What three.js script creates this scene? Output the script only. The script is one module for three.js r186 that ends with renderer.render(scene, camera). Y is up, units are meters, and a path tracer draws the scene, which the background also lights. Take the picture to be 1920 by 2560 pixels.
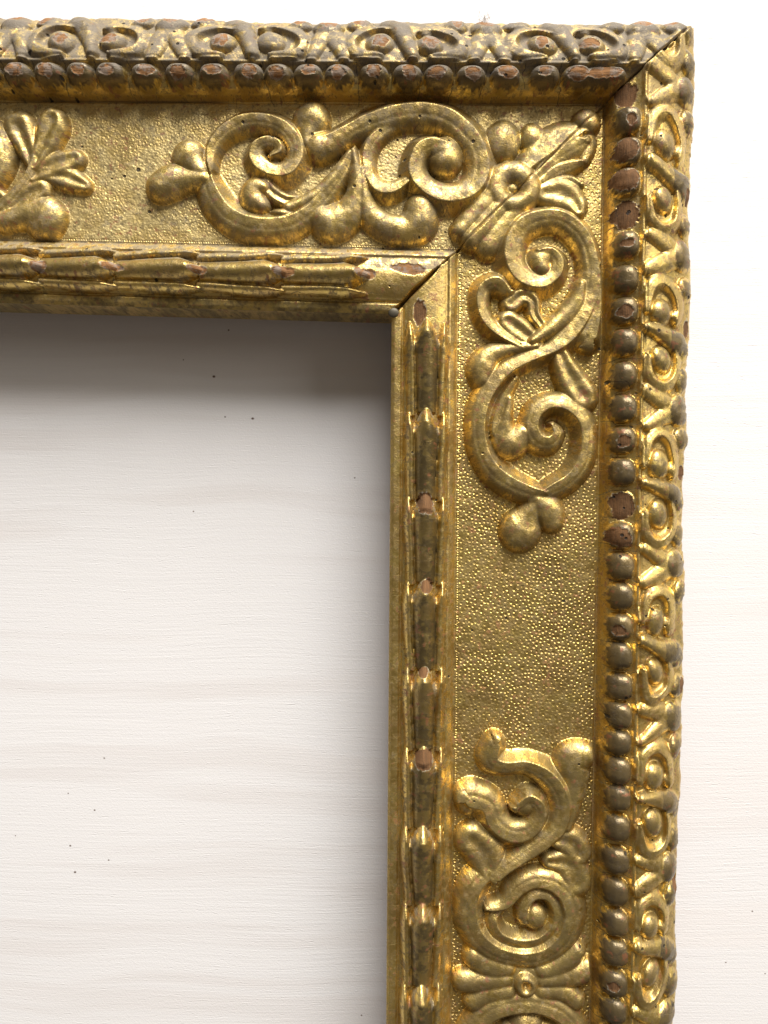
import * as THREE from 'three';
import { RectAreaLightUniformsLib } from 'three/addons/lights/RectAreaLightUniformsLib.js';

// ---------------------------------------------------------------- camera, lights, exposure
const scene = new THREE.Scene();
const MM = 0.001;
const FOC = 2000;                                        // focal length in photograph pixels (1920 x 2560)
const CR = [[0.99993731, 0.01049566, -0.00390122], [-0.01056669, 0.99977014, -0.01865516], [0.00370453, 0.01869522, 0.99981837]];
const ZB = -9;                                           // face of the board (mm); the frame is about 45 mm deep
const CP = [-119.488, -188.564, 340.209];                // millimetres from the outer corner of the frame
const camera = new THREE.PerspectiveCamera(2 * Math.atan(1280 / FOC) * 180 / Math.PI, 0.75, 0.01, 20);
camera.matrixAutoUpdate = true;
camera.position.set(CP[0] * MM, CP[1] * MM, CP[2] * MM);
camera.quaternion.setFromRotationMatrix(new THREE.Matrix4().makeBasis(new THREE.Vector3(...CR[0]), new THREE.Vector3(...CR[1]), new THREE.Vector3(...CR[2])));
const renderer = new THREE.WebGLRenderer({ antialias: true });
renderer.toneMapping = THREE.LinearToneMapping;
renderer.toneMappingExposure = 1.15;
renderer.shadowMap.enabled = true;
RectAreaLightUniformsLib.init();
scene.background = new THREE.Color().setRGB(0.125, 0.108, 0.09);   // the dim room all round
function windowLight(name, color, intensity, w, h, pos, aim) {
  const l = new THREE.RectAreaLight(color, intensity, w, h);
  l.name = name; l.position.set(...pos); l.lookAt(...aim); scene.add(l);
  return l;
}
const AIM = [-0.12, -0.16, 0];
windowLight('window_light', new THREE.Color().setRGB(1, 0.985, 0.96), 14.7, 1.68, 2.0, [0.33, 2.24, 1.34], AIM);
windowLight('side_window_light', new THREE.Color().setRGB(1, 0.95, 0.87), 3.0, 1.4, 1.8, [2.2, 1.0, 1.56], AIM);

// ---------------------------------------------------------------- helpers
function rng(seed) { let a = seed >>> 0; return () => { a = (a + 0x6D2B79F5) | 0; let t = Math.imul(a ^ (a >>> 15), 1 | a); t = (t + Math.imul(t ^ (t >>> 7), 61 | t)) ^ t; return ((t ^ (t >>> 14)) >>> 0) / 4294967296; }; }
const LAT = new Float32Array(65536); { const r = rng(7); for (let i = 0; i < 65536; i++) LAT[i] = r(); }
function vn(x, y) {                                      // value noise, 0..1
  const xi = Math.floor(x), yi = Math.floor(y); let fx = x - xi, fy = y - yi;
  fx = fx * fx * (3 - 2 * fx); fy = fy * fy * (3 - 2 * fy);
  const a = (yi & 255) << 8, b = ((yi + 1) & 255) << 8, c = xi & 255, d = (xi + 1) & 255;
  const p = LAT[a | c], q = LAT[a | d], r = LAT[b | c], s = LAT[b | d];
  return p + (q - p) * fx + (r - p + (p - q - r + s) * fx) * fy;
}
function fbm(x, y, n) { let a = 0.5, t = 0, w = 0; for (let i = 0; i < n; i++) { t += a * vn(x, y); w += a; x = x * 2.03 + 17.3; y = y * 2.03 + 5.1; a *= 0.55; } return t / w; }
const clamp = (v, a, b) => v < a ? a : v > b ? b : v;
const sst = (a, b, v) => { v = clamp((v - a) / (b - a), 0, 1); return v * v * (3 - 2 * v); };
const lerp = (a, b, t) => a + (b - a) * t;
function un(x, y, z) {                                   // photograph pixel -> point of the plane at height z (mm)
  const c = [(x - 960) / FOC, -(y - 1280) / FOC, -1];
  const d = [0, 1, 2].map(k => c[0] * CR[0][k] + c[1] * CR[1][k] + c[2] * CR[2][k]);
  const s = (z - CP[2]) / d[2];
  return [CP[0] + s * d[0], CP[1] + s * d[1]];
}
// ---------------------------------------------------------------- moulding layout (T: canonical distance from the outer edge)
const TK = [0, 23, 35, 92, 118];
const RAIL_A = [0.1, 23.8, 33.4, 88.5, 113.6], RAIL_B = [0.4, 23.4, 32.8, 90.9, 117.0];     // real offsets at s = 280 and s = 100
const STILE_A = [0.0, 22.9, 35.0, 92.5, 118.5], STILE_B = [0.6, 22.7, 35.2, 91.8, 117.6];   // real offsets at s = 100 and s = 380
function edgeWear(m, s) {                                // broken, wavy outer edge
  const n = vn(s * 0.11 + m * 40, 3.3) - 0.5, st = Math.floor(vn(s * 0.05 + m * 71, 9.1) * 5) / 4 - 0.5;
  return n * 0.9 + st * 1.3 + (vn(s * 0.6 + m * 13, 1.7) - 0.5) * 0.5;
}
function keyT(m, k, s) {
  if (m === 0) return lerp(RAIL_A[k], RAIL_B[k], clamp((280 - s) / 180, -0.5, 1.35));
  return lerp(STILE_A[k], STILE_B[k], clamp((s - 100) / 280, -0.4, 1.3));
}
function T2t(m, T, s) {
  let k = 0; while (k < 3 && T > TK[k + 1]) k++;
  const u = (T - TK[k]) / (TK[k + 1] - TK[k]);
  let t = lerp(keyT(m, k, s), keyT(m, k + 1, s), u);
  if (T < 9) t -= edgeWear(m, s) * (1 - T / 9) * sst(2, 9, s);
  return t;
}
function t2T(m, t, s) {
  let k = 0; while (k < 3 && t > keyT(m, k + 1, s)) k++;
  const a = keyT(m, k, s), b = keyT(m, k + 1, s);
  return TK[k] + (t - a) / (b - a) * (TK[k + 1] - TK[k]);
}
function toST(m, px, py, z) { const [X, Y] = un(px, py, z); const s = m === 0 ? -X : -Y, t = m === 0 ? -Y : -X; return [s, t2T(m, t, s)]; }
const PROF = [[-5, 18], [0, 20], [2, 22], [6, 25.2], [12, 28.9], [18, 31.6], [21.4, 32.8], [21.9, 32.5], [22.4, 33.6], [23.4, 33.9], [24.1, 32.4], [26, 31], [30, 30], [33, 28.2], [34.5, 25.2], [35.1, 22.4], [35.5, 21.9], [36.2, 22], [91.8, 22.2], [92.1, 21.4], [92.4, 22.6], [93, 24.2], [95.6, 26.6], [96.3, 26.2], [113.2, 25.0], [113.7, 24.1], [114.2, 25.4], [116.9, 25.2], [118, 24.2], [130, 24]];
function profile(T) {
  let i = 0; while (i < PROF.length - 2 && T > PROF[i + 1][0]) i++;
  const [a, za] = PROF[i], [b, zb] = PROF[i + 1];
  let z = lerp(za, zb, clamp((T - a) / (b - a), 0, 1));
  if (T > 95 && T < 113.3) { const v = (T - 104.2) / 9.15; z = Math.max(z, 24.6 + 4.2 * Math.pow(Math.max(0, 1 - v * v), 0.62)); }
  return z;
}
const PTAB = new Float32Array(2600); for (let i = 0; i < 2600; i++) { let a = 0; for (let k = -3; k <= 3; k++) a += profile(i * 0.05 - 5 + k * 0.08); PTAB[i] = a / 7; }
const ARC = new Float32Array(2600); for (let i = 1; i < 2600; i++) ARC[i] = ARC[i - 1] + Math.hypot(0.05, PTAB[i] - PTAB[i - 1]);
const arc = T => { const f = clamp((T + 5) / 0.05, 0, 2598), i = f | 0; return lerp(ARC[i], ARC[i + 1], f - i); };
const prof = T => { const f = clamp((T + 5) / 0.05, 0, 2598), i = f | 0; return lerp(PTAB[i], PTAB[i + 1], f - i); };

// ---------------------------------------------------------------- carved elements: each one is a height field over its own footprint
const items = [];                                        // {name, space: 'xy' | 0 | 1, host, eval(a,b), box, cls}
const hash = { xy: new Map(), 0: new Map(), 1: new Map() }, HC = 4;
function register(it) {
  it.id = items.length; items.push(it);
  const [x0, y0, x1, y1] = it.box, h = hash[it.space];
  for (let i = Math.floor(x0 / HC); i <= Math.floor(x1 / HC); i++) for (let j = Math.floor(y0 / HC); j <= Math.floor(y1 / HC); j++) { const k = i * 4096 + j; if (!h.has(k)) h.set(k, []); h.get(k).push(it); }
  return it;
}
function spline(pts, n = 10) {
  const out = [];
  for (let i = 0; i < pts.length - 1; i++) {
    const p0 = pts[Math.max(0, i - 1)], p1 = pts[i], p2 = pts[i + 1], p3 = pts[Math.min(pts.length - 1, i + 2)];
    for (let k = 0; k < n; k++) { const t = k / n, t2 = t * t, t3 = t2 * t; out.push(p1.map((_, c) => 0.5 * (2 * p1[c] + (p2[c] - p0[c]) * t + (2 * p0[c] - 5 * p1[c] + 4 * p2[c] - p3[c]) * t2 + (3 * p1[c] - p0[c] - 3 * p2[c] + p3[c]) * t3))); }
  }
  out.push(pts[pts.length - 1].slice());
  return out;
}
// pts [a, b, halfwidth, heightScale]; ridge: 0 round, +1/-1 crest shifted to the right/left side with a scooped flank
function stroke(name, space, pts, H, ridge = 0, cls = 'orn', host = 0) {
  const P = spline(pts.map(p => [p[0], p[1], p[2], p[3] ?? 1])), spoon = name === 'leaf_lobe';
  let x0 = 1e9, y0 = 1e9, x1 = -1e9, y1 = -1e9;
  for (const p of P) { x0 = Math.min(x0, p[0] - p[2]); x1 = Math.max(x1, p[0] + p[2]); y0 = Math.min(y0, p[1] - p[2]); y1 = Math.max(y1, p[1] + p[2]); }
  const ev = (a, b) => {
    let md = 1, bi = -1, bu = 0, bs = 0;
    for (let i = 0; i < P.length - 1; i++) {
      const p = P[i], q = P[i + 1], dx = q[0] - p[0], dy = q[1] - p[1], L2 = dx * dx + dy * dy || 1e-9;
      const u = clamp(((a - p[0]) * dx + (b - p[1]) * dy) / L2, 0, 1);
      const ex = a - p[0] - dx * u, ey = b - p[1] - dy * u, r = p[2] + (q[2] - p[2]) * u;
      const d2 = (ex * ex + ey * ey) / (r * r); if (d2 >= md) continue;
      md = d2; bi = i; bu = u; bs = (dx * ey - dy * ex) / (Math.sqrt(L2) * r);
    }
    if (bi < 0) return 0;
    const p = P[bi], q = P[bi + 1], r = p[2] + (q[2] - p[2]) * bu, d2 = md, d = Math.sqrt(d2), hs = p[3] + (q[3] - p[3]) * bu; let h;
    if (!ridge) { h = Math.pow(1 - d2, 0.5); if (spoon) h *= 1 - 0.3 * Math.exp(-d2 / 0.16) * hs; }
    else {
      const sd = clamp(bs, -1, 1) * -ridge, side = Math.abs(sd) < d * 0.5 ? sd : Math.sign(sd) * d;
      if (side > 0.32) { const w = (side - 0.32) / 0.68; h = Math.pow(1 - w, 1.2); }
      else { const w = (0.32 - side) / 1.32; h = (1 - 0.3 * Math.pow(w, 1.4)) * Math.pow(1 - Math.pow(w, 5), 0.55); }
      h *= Math.pow(1 - d2 * d2, 0.3); h -= 0.03 * Math.exp(-Math.pow((side + 0.28) / 0.1, 2));
    }
    return Math.max(0, h * hs * H * (r < 2 ? 0.55 + 0.225 * r : 1));
  };
  return register({ name, space, host, eval: ev, box: [x0, y0, x1, y1], cls, H });
}
function blob(name, space, a, b, ra, rb, rot, H, cls = 'orn', host = 0, pw = 2) {
  const c = Math.cos(rot), s = Math.sin(rot), R = Math.max(ra, rb);
  return register({ name, space, host, cls, H, box: [a - R, b - R, a + R, b + R], cen: [a, b], eval: (x, y) => {
    const u = Math.abs((x - a) * c + (y - b) * s) / ra, v = Math.abs(-(x - a) * s + (y - b) * c) / rb, q = pw === 2 ? u * u + v * v : Math.pow(u, pw) + Math.pow(v, pw);
    return q < 1 ? H * Math.pow(1 - q, 0.52) : 0; } });
}
// frieze ornament, traced on the photograph: crop origin + scale give photograph pixels, then a point of the frieze
const ZF = 25;
function crop(ox, oy, sc) {
  const cv = pts => pts.map(p => { const [X, Y] = un(ox + p[0] * sc, oy + p[1] * sc, ZF); return [X, Y, p[2] * sc * 0.24, p[3] ?? 1]; });
  return {
    S: (name, pts, H = 5, ridge = 0) => stroke(name, 'xy', cv(pts), H * 1.18, ridge),
    B: (name, x, y, rx, ry, rot, H, pw) => { const [X, Y] = un(ox + x * sc, oy + y * sc, ZF); return blob(name, 'xy', X, Y, rx * sc * 0.172, ry * sc * 0.172, -rot * Math.PI / 180, H, 'orn', 0, pw); },
  };
}
{ // left sprig on the horizontal rail
  const { S, B } = crop(0, 0, 0.4219);
  S('leaf_lobe', [[195, 980, 25], [160, 860, 48], [112, 745, 68, 1.05]], 4.6);
  S('leaf_lobe', [[205, 990, 28], [265, 860, 52], [308, 750, 66, 1.1], [318, 715, 58, 1.1]], 4.8);
  S('leaf_lobe', [[200, 1050, 38], [310, 985, 58], [440, 935, 42, 0.9]], 4.2);
  S('leaf_lobe', [[260, 1035, 36], [390, 1050, 50], [500, 1095, 30, 0.8]], 3.8);
  S('leaf_lobe', [[70, 1225, 36], [160, 1170, 60], [235, 1130, 48]], 4.2);
  S('bud', [[20, 1310, 45], [150, 1275, 58], [262, 1290, 88, 1.15]], 4.8);
  S('stem', [[205, 960, 24], [165, 1060, 34], [70, 1170, 44], [-60, 1270, 60], [-200, 1290, 60]], 4.2, 1);
  S('scroll', [[-330, 900, 50], [-230, 790, 55], [-120, 750, 56], [-30, 790, 55], [20, 880, 52], [15, 985, 48], [-50, 1070, 45], [-140, 1090, 45], [-200, 1040, 45], [-190, 970, 40]], 5, 1);
  S('leaf_lobe', [[-100, 1100, 30], [-10, 1180, 44], [30, 1240, 30]], 3.6);
}
{ // left scroll of the horizontal rail
  const { S, B } = crop(350, 200, 0.4822);
  S('scroll', [[368, 470, 22], [372, 380, 34], [425, 285, 42], [520, 225, 46], [630, 212, 46], [735, 245, 50], [803, 315, 54], [822, 400, 54], [785, 468, 52], [715, 488, 48], [640, 465, 46], [596, 412, 42], [606, 352, 38], [660, 328, 36], [712, 345, 34], [722, 380, 30], [690, 402, 22]], 5.2, -1);
  S('leaf', [[345, 470, 34, 0.8], [375, 580, 58], [455, 690, 66], [590, 752, 62], [740, 752, 58], [870, 690, 52], [968, 590, 44], [1050, 470, 32], [1110, 375, 18]], 4.8, -1);
  S('leaf', [[1090, 385, 16], [1010, 500, 30], [925, 590, 32], [840, 640, 30], [770, 668, 26]], 4.9, 0);
  B('leaf_tip', 742, 700, 72, 30, 4, 5.6);
  S('bud', [[640, 560, 28], [600, 560, 44], [585, 610, 46], [630, 655, 34]], 4.8);
  S('leaf_lobe', [[650, 540, 26], [690, 590, 32], [765, 630, 30], [860, 618, 18]], 4.4);
  S('bud', [[330, 515, 32], [245, 520, 40], [160, 522, 62, 1.1], [112, 548, 58, 1.1]], 5);
  S('bud', [[322, 480, 34], [280, 440, 48], [248, 395, 62, 1.1]], 4.8);
  S('bud', [[868, 330, 34], [872, 265, 46], [888, 205, 66, 1.15]], 5);
  S('leaf_tip', [[925, 345, 58, 1.1], [1010, 318, 48], [1090, 270, 30]], 5.2);
  S('leaf', [[1395, 205, 30, 0.7], [1280, 245, 34, 0.85], [1200, 320, 36], [1172, 410, 36], [1185, 500, 38], [1235, 565, 44], [1310, 575, 42], [1380, 535, 30]], 4.6, 1);
  B('bud', 1270, 572, 60, 50, 0, 5);
  S('leaf', [[1112, 385, 18], [1122, 500, 32], [1118, 610, 44], [1075, 700, 60, 1.05], [990, 738, 68, 1.1], [945, 722, 52, 1.1]], 5);
  S('leaf', [[1148, 470, 18], [1162, 590, 30], [1195, 690, 46], [1280, 758, 52], [1380, 775, 58, 1.05], [1447, 730, 66, 1.15], [1452, 668, 56, 1.1]], 4.8, 0);
  S('leaf', [[1060, 400, 14], [985, 540, 26], [935, 640, 24], [965, 690, 30]], 3);
}
{ // second scroll of the rail, up to the corner (photograph pixels)
  const { S } = crop(0, 0, 1);
  S('scroll', [[800, 360, 24], [837, 349, 26], [880, 327, 26], [929, 303, 28], [996, 285, 30], [1064, 281, 31], [1118, 296, 31], [1155, 321, 31], [1186, 356, 31], [1203, 397, 31], [1205, 438, 31], [1186, 473, 30], [1147, 492, 29], [1100, 492, 28], [1060, 472, 27], [1036, 438, 26], [1034, 402, 25], [1050, 374, 24], [1080, 362, 22], [1106, 368, 20]], 5.4, -1);
  S('volute_eye', [[1085, 372, 18, 0.9], [1108, 380, 28, 1], [1112, 396, 30, 1.05]], 5.6);
}
{ // corner leaf, rosette and the first volute of the vertical rail
  const { S, B } = crop(1050, 0, 0.428);
  B('leaf_lobe', 488, 812, 102, 116, 0, 4.2);
  B('leaf_lobe', 662, 800, 72, 86, 0, 3.8);
  S('corner_leaf', [[610, 985, 44], [720, 890, 78], [830, 810, 80], [930, 770, 44]], 4.0, 1);
  S('corner_leaf', [[680, 1020, 36], [790, 920, 54], [890, 850, 62], [945, 830, 40]], 3.9, -1);
  S('corner_leaf', [[700, 1065, 34], [790, 1000, 40], [880, 965, 36], [935, 950, 24]], 3.3, -1);
  S('corner_leaf', [[720, 1100, 30], [800, 1060, 38], [880, 1050, 34], [930, 1070, 24]], 3.0, -1);
  S('leaf_lobe', [[730, 1130, 52], [820, 1130, 76], [890, 1175, 62], [915, 1230, 34]], 4.2);
  B('bud', 978, 708, 78, 78, 0, 5.4);
  S('bud', [[960, 770, 50], [985, 850, 34], [960, 930, 24]], 2.6);
  const ring = []; for (let k = 0; k <= 16; k++) { const a = k / 16 * 2 * Math.PI; ring.push([540 + Math.cos(a) * 98, 1105 + Math.sin(a) * 98, 50]); }
  S('rosette_ring', ring, 5.2);
  B('rosette_boss', 538, 1100, 46, 46, 0, 3.6);
  S('husk', [[430, 1130, 50], [330, 1240, 54], [238, 1340, 44]], 4.6);
  S('husk', [[490, 1190, 52], [390, 1300, 60], [300, 1400, 46]], 5);
  S('husk', [[560, 1230, 46], [470, 1330, 64], [395, 1430, 56]], 4.4);
  S('scroll', [[985, 1960, 70], [1010, 1820, 64], [1012, 1650, 60], [985, 1480, 58], [915, 1350, 58], [815, 1280, 58], [700, 1278, 60], [585, 1330, 66], [525, 1430, 70], [530, 1550, 70], [605, 1640, 68], [705, 1660, 62], [780, 1610, 54], [800, 1530, 48], [765, 1478, 40], [710, 1478, 34]], 5.4, 1);
  S('volute_eye', [[735, 1480, 40, 0.9], [690, 1520, 50, 1], [700, 1570, 44, 1.02]], 5.5);
}
{ // rest of the upper ornament of the vertical rail
  const { S, B } = crop(1100, 640, 0.3978);
  S('scroll', [[960, 120, 66], [940, 250, 76], [880, 390, 80], [795, 520, 66], [690, 600, 52], [545, 655, 52], [400, 740, 56], [300, 850, 60], [252, 980, 60], [245, 1110, 60], [275, 1240, 64], [350, 1350, 68], [455, 1435, 68], [560, 1480, 60], [640, 1490, 34]], 5.4, -1);
  S('leaf', [[880, 190, 30], [850, 300, 46], [770, 400, 50], [670, 480, 42], [570, 545, 26]], 5.6, 0);
  S('scroll', [[590, 1530, 40, 0.8], [700, 1462, 58], [820, 1385, 62], [895, 1270, 62], [912, 1140, 60], [880, 1020, 60], [795, 945, 58], [685, 930, 56], [600, 985, 56], [575, 1075, 60], [610, 1150, 62], [675, 1165, 58], [720, 1120, 46], [705, 1078, 30]], 5.4, -1);
  S('leaf_lobe', [[745, 610, 40], [790, 720, 62], [845, 810, 74], [885, 875, 78, 1.1]], 5);
  S('leaf', [[600, 575, 24], [450, 590, 38], [325, 625, 54], [265, 700, 66, 1.1], [258, 770, 48]], 4.8);
  S('leaf', [[500, 575, 24], [390, 510, 38], [290, 420, 48], [250, 310, 50], [272, 205, 56], [345, 168, 58, 1.1], [408, 215, 42]], 5, -1);
  S('leaf_lobe', [[425, 420, 54], [505, 485, 60], [600, 555, 38]], 4.8);
  S('leaf_lobe', [[445, 310, 42], [505, 258, 46], [575, 285, 40], [590, 370, 34], [640, 440, 28]], 4.4);
  S('leaf', [[470, 790, 26], [395, 890, 40], [348, 1010, 46], [330, 1095, 30]], 4.6, 1);
  S('bud', [[430, 900, 24], [402, 1030, 38], [400, 1130, 68], [460, 1175, 72, 1.1], [515, 1120, 46]], 4.8);
  S('bud', [[600, 1535, 46], [675, 1590, 72, 1.1], [705, 1670, 52]], 4.8);
  S('bud', [[590, 1570, 40], [540, 1660, 66], [508, 1725, 92, 1.15]], 4.6);
}
{ // lower ornament of the vertical rail
  const { S, B } = crop(950, 1800, 0.4882);
  S('scroll', [[582, 125, 44, 1.1], [568, 195, 54], [635, 228, 46], [745, 225, 44], [845, 265, 52], [912, 340, 56], [940, 440, 60], [915, 545, 52], [840, 620, 46], [745, 680, 42], [655, 740, 38], [600, 790, 36]], 5.2, -1);
  S('bud', [[1058, 180, 46, 1.1], [990, 212, 66, 1.1], [1000, 320, 50], [985, 430, 40], [955, 540, 30]], 4.4);
  S('scroll', [[470, 400, 66, 1.05], [548, 430, 62], [585, 520, 62], [665, 580, 62], [755, 570, 54], [812, 505, 44], [812, 430, 42], [765, 395, 44], [715, 425, 38]], 5.2, 1);
  B('volute_eye', 742, 432, 58, 64, 0, 5.4);
  B('bud', 450, 430, 58, 60, 0, 5.2);
  S('leaf_lobe', [[900, 610, 34], [975, 628, 58], [1012, 685, 52]], 4.8);
  S('leaf_lobe', [[860, 720, 30], [960, 740, 56], [1005, 830, 62, 1.1]], 4.6);
  S('leaf_lobe', [[470, 615, 64, 1.05], [540, 685, 70], [562, 770, 46]], 5);
  S('scroll', [[545, 790, 44, 0.8], [480, 850, 58], [462, 960, 62], [490, 1075, 64], [570, 1160, 62], [690, 1200, 58], [810, 1190, 58], [920, 1120, 62], [972, 1010, 62], [955, 905, 60], [885, 840, 56], [790, 822, 52], [705, 860, 46], [640, 930, 36], [560, 945, 26]], 5.2, -1);
  S('scroll', [[620, 960, 26, 0.7], [580, 1010, 34], [610, 1090, 38], [700, 1130, 40], [800, 1120, 36], [880, 1060, 36], [905, 980, 38], [870, 905, 38], [795, 895, 36], [740, 940, 32], [735, 1000, 30]], 4.4, -1);
  B('volute_eye', 795, 1010, 62, 66, 0, 5.6);
  B('knot', 742, 1330, 112, 88, 0, 4.6, 3.2);
  const ring = []; for (let k = 0; k <= 12; k++) { const a = k / 12 * 2 * Math.PI; ring.push([745 + Math.cos(a) * 34, 1342 + Math.sin(a) * 36, 20]); }
  S('knot_ring', ring, 5.9);
  for (const [n, p] of [['petal', [[660, 1275, 40], [560, 1262, 52], [478, 1215, 40]]], ['petal', [[660, 1325, 34], [530, 1340, 48], [428, 1340, 46]]], ['petal', [[660, 1385, 38], [560, 1400, 44], [480, 1445, 40]]], ['petal', [[830, 1275, 40], [930, 1250, 48], [1008, 1190, 36]]], ['petal', [[830, 1325, 34], [960, 1312, 48], [1062, 1290, 46]]], ['petal', [[830, 1385, 38], [930, 1390, 44], [1002, 1440, 40]]]]) S(n, p, 4.5, 0);
  S('scroll', [[430, 1720, 56], [470, 1600, 56], [550, 1505, 58], [650, 1458, 58], [760, 1445, 58], [865, 1468, 58], [950, 1525, 58], [1005, 1620, 56], [1020, 1740, 56]], 5.2, 1);
  B('volute_eye', 750, 1570, 96, 80, 0, 5.2);
  S('leaf', [[560, 1760, 50], [590, 1660, 50], [660, 1600, 40]], 4.4);
  S('leaf', [[930, 1760, 50], [910, 1660, 50], [850, 1600, 40]], 4.4);
}
// ---- beads
const RB = rng(31);
const chips = [];                                        // missing gesso: bare wood with a pale broken edge
const STILE_BEADS = [295, 372, 449, 529, 608, 693, 773, 853, 937, 1019, 1099, 1180, 1262, 1340, 1418, 1494, 1570, 1643, 1721, 1792, 1860, 1931, 2000, 2076, 2158, 2237, 2315, 2389, 2467, 2535, 2610, 2685];
const RAIL_BEADS = [1446, 1365, 1266, 1179, 1097, 1019, 934, 847, 768, 693, 618, 530, 444, 357, 270, 193, 114, 35, -45, -125, -205, -285];
function bead(m, s, pitch, broken, T0) {
  const flat = broken ? 1.2 : 4.7 + RB() * 0.5;
  blob('bead', m, s, T0, Math.min(5.7, pitch * 0.455), 4.7, 0, flat, 'bead', 1, 2.5 + RB() * 0.5);
}
STILE_BEADS.forEach((y, i) => {
  const [s] = toST(1, 1548, y, 34), p = 12.1;
  bead(1, s, p, i === 3 || i === 12, 29.2);
  if (i === 3 || i === 12) chips.push([1, s, 29.2, 5.2, 4.6, 1]);
  else if (i === 1 || i === 2) chips.push([1, s - 0.2, 30, 4.6, 4.4, 0.9]);
  else if (i === 13) chips.push([1, s + 0.6, 30, 3.8, 4.2, 0.9]);
  else if ([0, 4, 6, 10, 16, 28].includes(i)) chips.push([1, s - 1 + RB() * 2, 28.5 + RB() * 1.6, 1.6 + RB(), 1.5 + RB() * 1.2, 0.6]);
});
RAIL_BEADS.forEach((x, i) => {
  const [s] = toST(0, x, 186, 35);
  bead(0, s, 12.6, false, 29.0);
  chips.push([0, s + (RB() - 0.5) * 1.5, 27.6 + RB() * 1.4, 2.4 + RB() * 1.5, 2.2 + RB() * 1.6, 0.8]);
});
stroke('bead', 0, [[34, 28.6, 4.2], [41, 29, 4.6], [45, 29, 3.6]], 4, 0, 'bead', 1); chips.push([0, 39, 27.4, 6.5, 3.2, 0.8]);
chips.push([1, 33.5, 29.5, 4.5, 4.2, 0.9]);
// ---- outer leaf moulding
function leafRun(m, s0, P) {
  const k = P / 61, q = pts => pts.map(p => [s0 + p[0] * k, p[1] + (RB() - 0.5) * 0.5, p[2] * 1.28 * (0.94 + RB() * 0.14), p[3] ?? 1]);
  const j = () => (RB() - 0.5) * 0.9;
  stroke('leaf_arch', m, q([[12, 21.2, 1.7], [3.5, 19, 2.4], [1, 14, 2.6], [4.5, 9.4, 2.5], [11, 7.6, 2.2], [16.5, 8.6, 1.4]]), 3.4, -1, 'lf', 2);
  blob('leaf_knob', m, s0 + 12.6 * k + j(), 15 + j() * 0.5, 5.6, 4.8, 0.2, 4.4, 'knob', 2);
  blob('leaf_lobe', m, s0 + 14.6 * k + j(), 8.2, 3.6, 2.9, 0, 3.4, 'lf', 2);
  stroke('leaf_wing', m, q([[19.6, 20.6, 2], [20.8, 16.5, 2.4], [22.6, 11.5, 3], [24.6, 7, 3.7, 1.1]]), 3.9, 0, 'lobe', 2);
  blob('leaf_lobe', m, s0 + 27.5 * k + j(), 4.4, 4.8, 3.8, 0, 3.2, 'lobe', 2);
  blob('leaf_knob', m, s0 + 31.6 * k + j(), 15 + j() * 0.5, 5.5, 4.8, -0.2, 4.3, 'knob', 2);
  stroke('leaf_arch', m, q([[32.5, 21.2, 1.7], [40.5, 19, 2.4], [42.6, 14, 2.6], [39.4, 9.4, 2.5], [33.5, 7.8, 2.1], [28.6, 8.6, 1.3]]), 3.4, 1, 'lf', 2);
  blob('leaf_lobe', m, s0 + 39.6 * k + j(), 4.2, 5.4, 3.8, 0.1, 3.5, 'lobe', 2);
  stroke('leaf_wing', m, q([[45.6, 20.6, 2.2], [47.2, 16, 2.8], [49.6, 11, 3], [51, 8, 3.4]]), 2.7, 0, 'lf', 2);
  stroke('leaf_wing', m, q([[58.2, 20.6, 2.2], [56, 16, 2.8], [53.8, 11, 3], [52.4, 8, 3.4]]), 2.7, 0, 'lf', 2);
  blob('leaf_lobe', m, s0 + 51.7 * k + j(), 6.0, 6.4, 5.0, 0, 4.4, 'lobe', 2);
  blob('leaf_lobe', m, s0 + 63.2 * k + j(), 4.2, 5.2, 3.8, 0, 3.5, 'lobe', 2);
}
{
  const A = [-130, 278, 702, 1080, 1470, 1865, 2234, 2610].map(y => toST(1, 1650, y, 30)[0]);
  for (let i = 0; i < A.length - 1; i++) leafRun(1, A[i], A[i + 1] - A[i]);
  leafRun(1, A[7], 61);
  for (let s = -30; s < 340; s += 61) leafRun(0, s, 61);
  for (let s = -30; s < 340; s += 61) for (const [ds, T, w] of [[13, 15, 3.4], [31.4, 15, 3.6], [40.6, 3.2, 3], [2.2, 3.2, 3], [51.7, 4, 3.6]]) if (RB() < 0.75) chips.push([0, s + ds + RB() - 0.5, T + RB() - 0.5, w * (0.7 + RB() * 0.5), 2 + RB() * 1.2, 0.55]);
  for (const s of [70, 121, 178, 262, 341]) chips.push([1, s, 2.5, 3.5, 1.6, 0.5]);
}
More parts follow.
